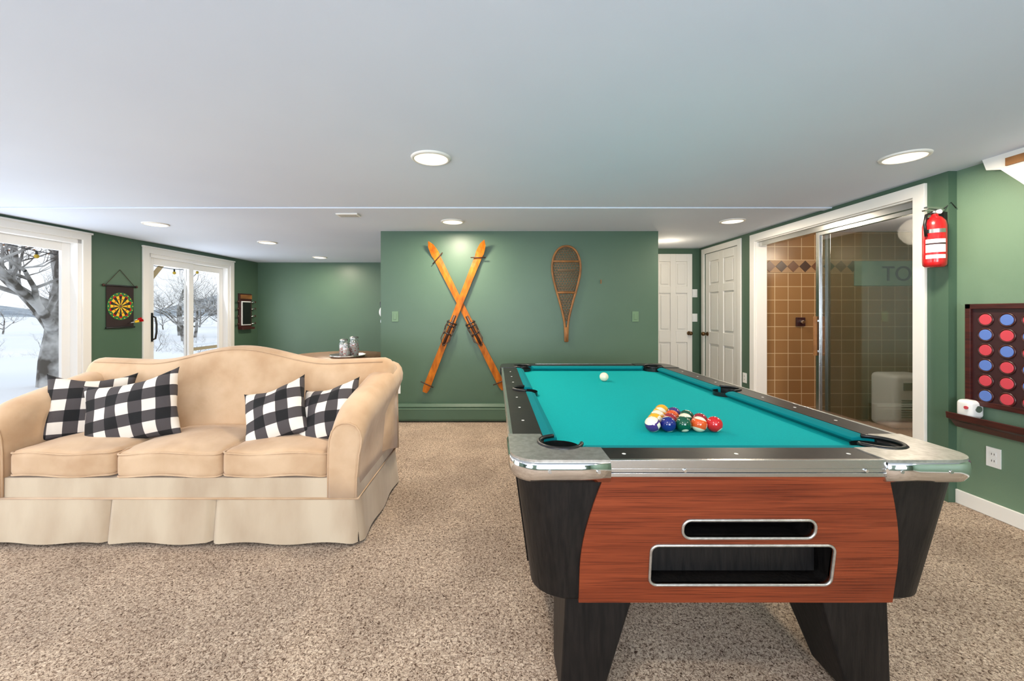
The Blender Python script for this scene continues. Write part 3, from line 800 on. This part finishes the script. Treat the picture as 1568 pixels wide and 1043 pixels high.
# ------------------------------------------------------------------ skis
def ski(name, top, bot, yb, tb, flip):
    b = MB(); T = Vector((top[0], 0, top[1])); B = Vector((bot[0], 0, bot[1])); L = (T-B).length; d = (T-B).normalized(); sdir = Vector((d.z, 0, -d.x))
    N_ = 40; vs = []
    for i in range(N_+1):
        t = i/N_; w = .041-.008*math.sin(math.pi*min(1, t/.9))
        if t > .9: w = .043*math.sqrt(max(0.0, 1-((t-.9)/.1)**2))+.004
        if t < .03: w *= .6+.4*t/.03
        y = yb-.09*max(0, (t-.88)/.12)**2-.012*math.sin(math.pi*min(1, t/.88))
        c_ = B+d*(L*t); th = .014 if t < .85 else .009
        for sx, dy in ((-1, 0), (1, 0), (1, -th), (.0, -th-.004), (-1, -th)):
            vs.append((c_.x+sdir.x*w*sx, y+dy, c_.z+sdir.z*w*sx))
    fs = [(i*5+j, i*5+(j+1) % 5, (i+1)*5+(j+1) % 5, (i+1)*5+j) for i in range(N_) for j in range(5)]+[(0, 1, 2, 3, 4), tuple(range(N_*5, N_*5+5))]
    b.add(vs, fs, M_ski)
    def at(t, s=0, o=0):
        c_ = B+d*(L*t)+sdir*s; return (c_.x, yb-.027-o, c_.z)
    def cross(t, w_, r_, m_, o=.01):
        b.tube([at(t, -w_, 0), at(t, -w_*.8, o), at(t, 0, o+.01), at(t, w_*.8, o), at(t, w_, 0)], r_, m_, n=8)
    b.tube([at(tb-.10, 0, -.002), at(tb+.10, 0, -.002)], .017, M_leather, n=8)
    for dt, w_ in ((-.02, .05), (.03, .052), (.05, .055)): cross(tb+dt, w_, .007, M_black, .03)
    for s_ in (-.043, .043): b.tube([at(tb+.06, s_, .005), at(tb+.02, s_*1.2, .03), at(tb-.03, s_, .005)], .007, M_leather, n=6)
    b.tube([at(tb+.0, -.045, .02), at(tb-.06, -.05, .03), at(tb-.10, 0, .035), at(tb-.06, .05, .03), at(tb, .045, .02)], .006, M_leather, n=6)
    b.tube([at(.055, -.085, -.0), at(.05, .07, 0)], .006, M_leather, n=6)
    b.tube([at(.875, -.075, -.0), at(.91, .08, 0)], .006, M_leather, n=6)
    b.build(name)
ski('wooden_ski', (-.735, 2.009), (.10, .36), 4.667, .40, 0)
ski('wooden_ski', (-.118, 2.02), (-.785, .333), 4.64, .41, 1)
# snowshoe
def sshoe():
    b = MB(); X0 = .80; yy = 4.652
    tb = [(1.973, 0.0), (1.965, .05), (1.93, .10), (1.86, .142), (1.75, .162), (1.65, .155), (1.5, .12), (1.35, .075), (1.2, .036), (1.1, .018), (1.0, .013), (.9, .012)]
    def hw(z):
        for (za, wa), (zb, wb) in zip(tb, tb[1:]):
            if z >= zb: return wa+(wb-wa)*(za-z)/(za-zb) if z <= za else 0
        return .012
    pts = [(X0-w, yy, z) for z, w in tb[::-1]]+[(X0+w, yy, z) for z, w in tb[1:]]
    def chaikin(p):
        o = [p[0]]
        for a, c in zip(p, p[1:]):
            a = Vector(a); c = Vector(c); o += [a*.75+c*.25, a*.25+c*.75]
        return o+[p[-1]]
    for _ in range(2): pts = chaikin(pts)
    b.tube(pts, .012, M_ash, n=8)
    b.tube([(X0, yy, .895), (X0, yy, 1.06)], .018, M_ash, n=8)
    for z in (1.80, 1.45): b.tube([(X0-hw(z), yy, z), (X0+hw(z), yy, z)], .012, M_ash, n=8)
    def lace(sl, sp, r):
        c = -3.0
        while c < 6:
            seg = []
            for k in range(220):
                x = -.17+.34*k/219; z = c+sl*x
                if 1.13 < z < 1.96 and abs(x) < hw(z)-.003: seg.append((X0+x, yy, z))
                elif len(seg) > 1: b.tube([seg[0], seg[-1]], r, M_raw, n=4); seg = []
                else: seg = []
            if len(seg) > 1: b.tube([seg[0], seg[-1]], r, M_raw, n=4)
            c += sp
    lace(1.7, .05, .0038); lace(-1.7, .05, .0038); lace(0.0, .03, .0038)
    b.tube([(X0-.10, yy-.004, 1.70), (X0+.10, yy-.004, 1.70)], .007, M_raw, n=6)
    b.build('snowshoe')
sshoe()

# ------------------------------------------------------------------ dartboard (left wall)
def PL(s, n, z): return (LW[0][0]+LW[1][0]*s+LW[2][0]*n, LW[0][1]+LW[1][1]*s+LW[2][1]*n, z)
def dart():
    b = MB(); sc_ = 5.01; zc = 1.30
    b.obox(LW, sc_-.17, sc_+.17, 1.05, 1.54, .006, .012, M_fabric)
    b.cyl(PL(sc_-.20, .015, 1.545), PL(sc_+.20, .015, 1.545), .010, .010, M_black, n=12); b.cyl(PL(sc_-.18, .015, 1.045), PL(sc_+.18, .015, 1.045), .010, .010, M_black, n=12)
    for s_ in (-.205, .205): b.sphere(PL(sc_+s_, .015, 1.545), .016, M_leather, 12, 8)
    b.tube([PL(sc_-.18, .012, 1.55), PL(sc_, .006, 1.74), PL(sc_+.18, .012, 1.55)], .003, M_leather, n=5)
    def sector(a0, a1, r0, r1, m, n_=.014):
        vs = []; K_ = 3
        for k in range(K_+1):
            a = a0+(a1-a0)*k/K_
            vs += [PL(sc_+r0*math.sin(a), n_, zc+r0*math.cos(a)), PL(sc_+r1*math.sin(a), n_, zc+r1*math.cos(a))]
        b.add(vs, [(2*k, 2*k+1, 2*k+3, 2*k+2) for k in range(K_)], m)
    for i in range(20):
        a0 = 2*math.pi*(i-.5)/20; a1 = 2*math.pi*(i+.5)/20; o = i % 2
        sector(a0, a1, .0, .17*.85, M_yellow if o else M_fabric)
        sector(a0, a1, .08, .088, M_red if o else M_dgreen, .0155); sector(a0, a1, .125, .14, M_dgreen if o else M_red, .0155)
        sector(a0, a1, .14, .165, M_dgreen, .0150)
        a = 2*math.pi*i/20; b.sphere(PL(sc_+.153*math.sin(a), .017, zc+.153*math.cos(a)), .006, M_yellow, 8, 6)
        sector(a0, a1, 0, .018, M_dgreen, .0155); sector(a0, a1, 0, .009, M_red, .016)
    for k, (ds, dz, m) in enumerate(((.13, -.18, M_red), (.09, -.21, M_yellow), (.15, -.2, M_red))):
        p = PL(sc_+ds, .014, zc+dz); q = PL(sc_+ds+.03, .08, zc+dz+.02)
        b.cyl(p, q, .004, .006, M_greymetal, n=8)
        q2 = Vector(q); dd = (q2-Vector(p)).normalized()
        for ang in (0, 90):
            u = dd.orthogonal().normalized(); u.rotate(Matrix.Rotation(math.radians(ang), 3, dd))
            e = q2+dd*.04; b.add([q2-u*.016, q2+u*.016, e+u*.02, e-u*.02], [(0, 1, 2, 3)], m)
    b.build('dartboard')
dart()
def rack():
    b = MB()
    b.obox(LW, 7.10, 7.42, .95, 1.55, .0, .03, M_dkwood); b.obox(LW, 7.14, 7.38, 1.0, 1.42, .03, .045, M_plate)
    b.obox(LW, 7.155, 7.365, 1.02, 1.40, .045, .055, M_black); b.obox(LW, 7.12, 7.40, 1.46, 1.53, .03, .05, M_ash)
    b.obox(LW, 7.10, 7.42, .93, .97, .0, .09, M_dkwood)
    for z in (1.02, 1.15, 1.28, 1.4):
        for s_, q in ((7.10, 7.04), (7.42, 7.48)): b.cyl(PL(s_, .02, z), PL(q, .05, z+.01), .012, .012, M_greymetal, n=10); b.sphere(PL(q, .05, z+.01), .018, M_leather, 10, 8)
    b.build('wall_mounted_cue_rack', bevel=.003)  # stand-in for an unidentified dark wall piece with side pegs
rack()
def orn():
    b = MB(); x = -1.30
    for i, (z, r_, m_) in enumerate(((1.42, .05, M_plate), (1.33, .065, M_black), (1.23, .075, M_plate), (1.12, .06, M_greymetal), (1.04, .045, M_plate))):
        b.sphere((x-.03, 5.0, z), r_, m_, 16, 10, sc=(.9, 1, 1))
    b.tube([(x-.01, 5.0, 1.45), (x, 5.0, 1.56)], .003, M_black, n=5)
    b.build('wall_hanging_ornament')
orn()

# ------------------------------------------------------------------ round table with jars
def rt():
    b = MB(); c_ = (-1.99, 5.30)
    b.lathe((c_[0], c_[1], 0), [(.0001, .645), (.58, .645), (.60, .655), (.60, .672), (.585, .68), (.0001, .68)], M_table, 64)
    b.lathe((c_[0], c_[1], 0), [(.06, .645), (.045, .5), (.06, .3), (.04, .12), (.05, .08)], M_table, 24)
    for a in (45, 135, 225, 315):
        a = math.radians(a); b.tube([(c_[0], c_[1], .16), (c_[0]+.2*math.cos(a), c_[1]+.2*math.sin(a), .10), (c_[0]+.34*math.cos(a), c_[1]+.34*math.sin(a), .022)], [.035, .03, .022], M_table, n=10)
    b.build('round_table')
    b = MB(); t = (-1.81, 5.1)
    b.lathe((t[0], t[1], .68), [(.0001, .003), (.19, .003), (.21, .03), (.215, .03), (.195, 0), (.0001, 0)], M_silver, 40)
    b.build('serving_tray')
    M_cont = mat('treats', srgb(230, 225, 220), .6, noise=60, col2=srgb(200, 50, 50), alpha_pos=(.55, .6))
    b = MB()
    for dx, dy, r_, h_ in ((-.06, .03, .055, .20), (.07, .02, .06, .23), (0.01, -.07, .045, .16)):
        p = (t[0]+dx, t[1]+dy, .6845)
        b.lathe(p, [(.0001, 0), (r_, 0), (r_, h_*.8), (r_*.8, h_*.9), (r_*.8, h_)], M_jar, 28)
        b.lathe(p, [(.0001, .004), (r_*.93, .004), (r_*.93, h_*.7), (.0001, h_*.72)], M_cont, 28)
        b.lathe(p, [(r_*.86, h_*.96), (r_*.86, h_*1.05), (.0001, h_*1.08)], M_silver, 28)
    b.build('glass_jars')
rt()

# ------------------------------------------------------------------ right wall things
def ext():
    b = MB(); c_ = (2.862, 2.70, 0)
    b.lathe(c_, [(.0001, 1.522), (.045, 1.522), (.056, 1.535), (.058, 1.56), (.058, 1.79), (.052, 1.82), (.035, 1.845), (.02, 1.853), (.018, 1.87)], M_red, 36)
    for z0, z1, m_ in ((1.575, 1.70, M_plate), (1.74, 1.765, M_greymetal), (1.60, 1.615, M_red), (1.665, 1.675, M_dkpanel)):
        rad = .0585 if m_ is M_plate else .0590
        vs = []; K_ = 14
        for k in range(K_+1):
            a = math.radians(180+100*k/K_); vs += [(c_[0]+rad*math.cos(a), c_[1]+rad*math.sin(a), z0), (c_[0]+rad*math.cos(a), c_[1]+rad*math.sin(a), z1)]
        b.add(vs, [(2*k, 2*k+1, 2*k+3, 2*k+2) for k in range(K_)], m_, True)
    b.cyl((c_[0], c_[1], 1.865), (c_[0], c_[1], 1.895), .02, .018, M_greymetal, n=16)
    b.hexa([(c_[0]-.07, 2.69, 1.885), (c_[0]+.05, 2.69, 1.885), (c_[0]+.05, 2.71, 1.885), (c_[0]-.07, 2.71, 1.885), (c_[0]-.075, 2.69, 1.893), (c_[0]+.05, 2.69, 1.897), (c_[0]+.05, 2.71, 1.897), (c_[0]-.075, 2.71, 1.893)], M_greymetal)
    b.hexa([(c_[0]-.06, 2.69, 1.905), (c_[0]+.04, 2.69, 1.895), (c_[0]+.04, 2.71, 1.895), (c_[0]-.06, 2.71, 1.905), (c_[0]-.06, 2.69, 1.915), (c_[0]+.04, 2.69, 1.91), (c_[0]+.04, 2.71, 1.91), (c_[0]-.06, 2.71, 1.915)], M_greymetal)
    b.cyl((c_[0], 2.68, 1.878), (c_[0], 2.665, 1.878), .014, .014, M_plate, n=14)
    b.tube([(c_[0]-.02, 2.70, 1.875), (c_[0]-.06, 2.695, 1.86), (c_[0]-.075, 2.69, 1.80), (c_[0]-.066, 2.69, 1.72)], .008, M_black, n=8)
    b.tube([(c_[0]+.05, 2.69, 1.9), (c_[0]+.085, 2.68, 1.94), (c_[0]+.11, 2.672, 1.90)], .003, M_black, n=6)
    b.box(2.905, 2.93, 2.685, 2.715, 1.60, 1.88, M_black)
    b.box(2.80, 2.925, 2.695, 2.705, 1.835, 1.842, M_black)
    b.build('fire_extinguisher')
ext()
def four():
    b = MB(); X1 = 2.984; ya, yb, za, zb = 1.80, 2.595, .66, 1.28
    b.box(X1-.03, X1, ya+.02, yb-.02, za+.02, zb-.02, M_dkpanel)
    for p in ((ya, ya+.03, za, zb), (yb-.03, yb, za, zb), (ya, yb, za, za+.03), (ya, yb, zb-.03, zb)): b.box(X1-.045, X1, *p, M_dkwood)
    rnd = random.Random(4); C = {0: 'rbrbrb', 1: 'brbrrr'}
    for c in range(7):
        for r in range(6):
            y = 2.495-.105*c; z = 1.185-.092*r
            k = C[c][r] if c in C else rnd.choice('rb')
            b.cyl((X1-.036, y, z), (X1-.02, y, z), .032, .032, M_redd if k == 'r' else M_blued, n=28)
            b.lathe((X1-.033, y, z), [(.032, 0), (.038, -.004), (.041, 0)], M_dkwood, 28, axis='x')
    b.build('four_in_a_row_game', bevel=.002)
    b = MB()
    prof = [(2.984, .495), (2.93, .505), (2.90, .545), (2.87, .56), (2.865, .60), (2.875, .60), (2.879, .578), (2.984, .575)]
    b.prism(prof, lambda p, q, a: (p, a, q), 1.78, 2.64, M_dkwood)
    b.build('wall_shelf', bevel=.003)
    b = MB(); b.rbox((2.932, 2.56, .634), (.045, .045, .055), .025, M_plate, seg=4, mid=3)
    b.cyl((2.889, 2.54, .645), (2.881, 2.54, .645), .010, .010, M_redd, n=16); b.cyl((2.932, 2.517, .64), (2.932, 2.511, .64), .02, .02, M_greymetal, n=16)
    b.build('security_camera')
four()
def acu():
    b = MB(); b.rbox((4.32, 4.42, .30), (.20, .15, .28), .05, M_plate, seg=4, mid=3)
    for i in range(8): b.box(4.18, 4.46, 4.262, 4.272, .14+i*.025, .15+i*.025, M_greymetal)
    b.box(4.2, 4.44, 4.263, 4.272, .42, .50, M_greymetal)
    for dx in (-.14, .14):
        for dy in (-.1, .1): b.cyl((4.32+dx, 4.42+dy, .01), (4.32+dx, 4.42+dy, .03), .02, .02, M_black, n=12)
    b.build('portable_air_conditioner')
    b = MB(); b.box(4.08, 4.78, 4.70, 4.715, 1.53, 1.81, mat('teal_sign', srgb(150, 176, 160), .5, noise=5, col2=srgb(128, 160, 146)))  # solid stand-in for a sign reflected in the shower glass
    sg = b.build('bath_sign', bevel=.002)
    tcu = bpy.data.curves.new('sign_text', 'FONT'); tcu.body = 'TO'; tcu.size = .24; tcu.extrude = .003; tcu.materials.append(mat('sign_ink', srgb(84, 76, 104), .5))
    to = bpy.data.objects.new('sign_text', tcu); scene.collection.objects.link(to); to.location = (4.38, 4.695, 1.585); to.rotation_euler = (R90, 0, 0); to.parent = sg
    b = MB(); b.box(3.42, 3.52, 4.70, 4.72, 1.07, 1.17, M_dkpanel); b.cyl((3.47, 4.70, 1.12), (3.47, 4.66, 1.12), .022, .018, M_chrome, n=16)
    b.build('shower_valve', bevel=.004)
acu()

# ------------------------------------------------------------------ outside
one('snow_ground', lambda b: b.add([(-400, -200, -.16), (-5.3, -200, -.16), (-5.3, 400, -.16), (-400, 400, -.16)], [(0, 1, 2, 3)], M_snow))
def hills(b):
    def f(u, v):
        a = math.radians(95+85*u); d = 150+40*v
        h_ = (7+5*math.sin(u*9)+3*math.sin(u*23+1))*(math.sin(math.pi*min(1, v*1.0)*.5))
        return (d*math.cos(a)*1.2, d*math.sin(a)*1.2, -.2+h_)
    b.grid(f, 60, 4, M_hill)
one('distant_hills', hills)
def tree_mesh(seed, hgt, rad, levels, lean, big=False):
    rnd = random.Random(seed); b = MB()
    def br(p, d, L, r, lv):
        n_ = 5 if lv == levels else 4; pts = [p]; q = p.copy(); dd = d.copy()
        for i in range(n_):
            dd = (dd+Vector((rnd.uniform(-.22, .22), rnd.uniform(-.22, .22), rnd.uniform(-.08, .16)))*(.5 if lv == levels else 1)).normalized()
            q = q+dd*(L/n_); pts.append(q.copy())
        rads = [r*(1-.5*i/n_) for i in range(n_+1)]
        b.tube(pts, rads, M_bark, n=8 if lv > 3 else 4, caps=False)
        if lv <= 0:
            if big and rnd.random() < .25:
                e = pts[-1]; b.sphere(e, .03, M_leaf, 5, 3, sc=(1, 1, .6))
            return
        k = 3 if lv < levels else (7 if big else 4)
        for i in range(k):
            t = (rnd.uniform(.45, 1.0) if lv < levels else rnd.uniform(.35, 1)) if i else 1.0
            idx = min(n_, int(t*n_)); pp = pts[idx]
            ax = Vector((rnd.uniform(-1, 1), rnd.uniform(-1, 1), rnd.uniform(-.25, .8))).normalized()
            nd = (dd*.65+ax*.85).normalized()
            br(pp, nd, L*rnd.uniform(.6, .8), r*.5, lv-1)
    br(Vector((0, 0, 0)), Vector(lean).normalized(), hgt*.36, rad, levels)
    return b
def put(b_or_me, loc, rz=0, s=1):
    if isinstance(b_or_me, MB): o_ = b_or_me.build('bare_tree')
    else: o_ = bpy.data.objects.new('bare_tree', b_or_me); scene.collection.objects.link(o_)
    o_.location = loc; o_.rotation_euler = (0, 0, rz); o_.scale = (s, s, s); return o_
t1 = put(tree_mesh(5, 6.8, .20, 6, (-.03, -.03, 1), True), (-8.35, 7.8, -.18))
t2 = put(tree_mesh(11, 5.5, .10, 6, (.1, .1, 1)), (-17.5, 19.0, -.18))
for i in range(36):
    a = math.radians(random.uniform(118, 165) if i % 2 else random.uniform(116, 136)); d = random.uniform(24, 58)
    put(t2.data, (d*math.cos(a), d*math.sin(a), -.3), random.uniform(0, 6), random.uniform(.5, 1.0))
for i in range(26):
    a = math.radians(random.uniform(118, 150)); d = random.uniform(15, 24)
    put(t2.data, (d*math.cos(a), d*math.sin(a), -1.0), random.uniform(0, 6), random.uniform(.22, .34))
def fence(b):
    for i in range(3):
        y = 8.6+i*1.3; x = -6.35
        b.box(x-.05, x+.05, y-.05, y+.05, -.16, .52, M_deckwood)
    for z in (.42, .2): b.box(-6.38, -6.32, 8.6, 11.2, z, z+.06, M_deckwood)
    b.box(-6.43, -6.27, 8.55, 11.25, .52, .56, M_snow)
one('deck_railing', fence)
def post(b):
    b.box(-6.2, -6.06, 7.2, 7.34, -.16, 2.6, M_deckwood); b.tube([(-6.13, 7.27, 1.7), (-6.13, 8.0, 2.5)], .05, M_deckwood, n=4, smooth=False)
one('deck_post', post)
def slights(b):
    pts = []
    for i in range(41):
        t = i/40; y = 2.6+t*4.8; pts.append((-5.5+.05*y, y, 2.02-.10*math.sin(math.pi*((t*3) % 1))))
    b.tube(pts, .005, M_black, n=5)
    for i in range(2, 40, 4): p = pts[i]; b.cyl((p[0], p[1], p[2]), (p[0], p[1], p[2]-.04), .012, .012, M_black, n=8); b.sphere((p[0], p[1], p[2]-.06), .024, M_yellow, 10, 8)
one('string_lights', slights)

# ------------------------------------------------------------------ world + camera
w = bpy.data.worlds.new('overcast_sky'); scene.world = w; w.use_nodes = True
nt = w.node_tree; bg = nt.nodes['Background']; bg.inputs['Strength'].default_value = 1.3
tc = nt.nodes.new('ShaderNodeTexCoord'); nz = nt.nodes.new('ShaderNodeTexNoise'); nz.inputs['Scale'].default_value = 2.5
rp = nt.nodes.new('ShaderNodeValToRGB'); rp.color_ramp.elements[0].position = .35; rp.color_ramp.elements[1].position = .65
rp.color_ramp.elements[0].color = (.68, .78, .90, 1); rp.color_ramp.elements[1].color = (.93, .96, 1, 1)
nt.links.new(tc.outputs['Generated'], nz.inputs['Vector']); nt.links.new(nz.outputs['Fac'], rp.inputs['Fac']); nt.links.new(rp.outputs['Color'], bg.inputs['Color'])

cam = bpy.data.cameras.new('camera'); co = bpy.data.objects.new('camera', cam); scene.collection.objects.link(co)
co.location = (0, 0, 1.23); co.rotation_euler = (R90, 0, 0)
cam.sensor_width = 36; cam.lens = 36*635/1568; cam.shift_x = 26/1568; cam.shift_y = -43.5/1568; cam.clip_start = .02; cam.clip_end = 1000
scene.camera = co
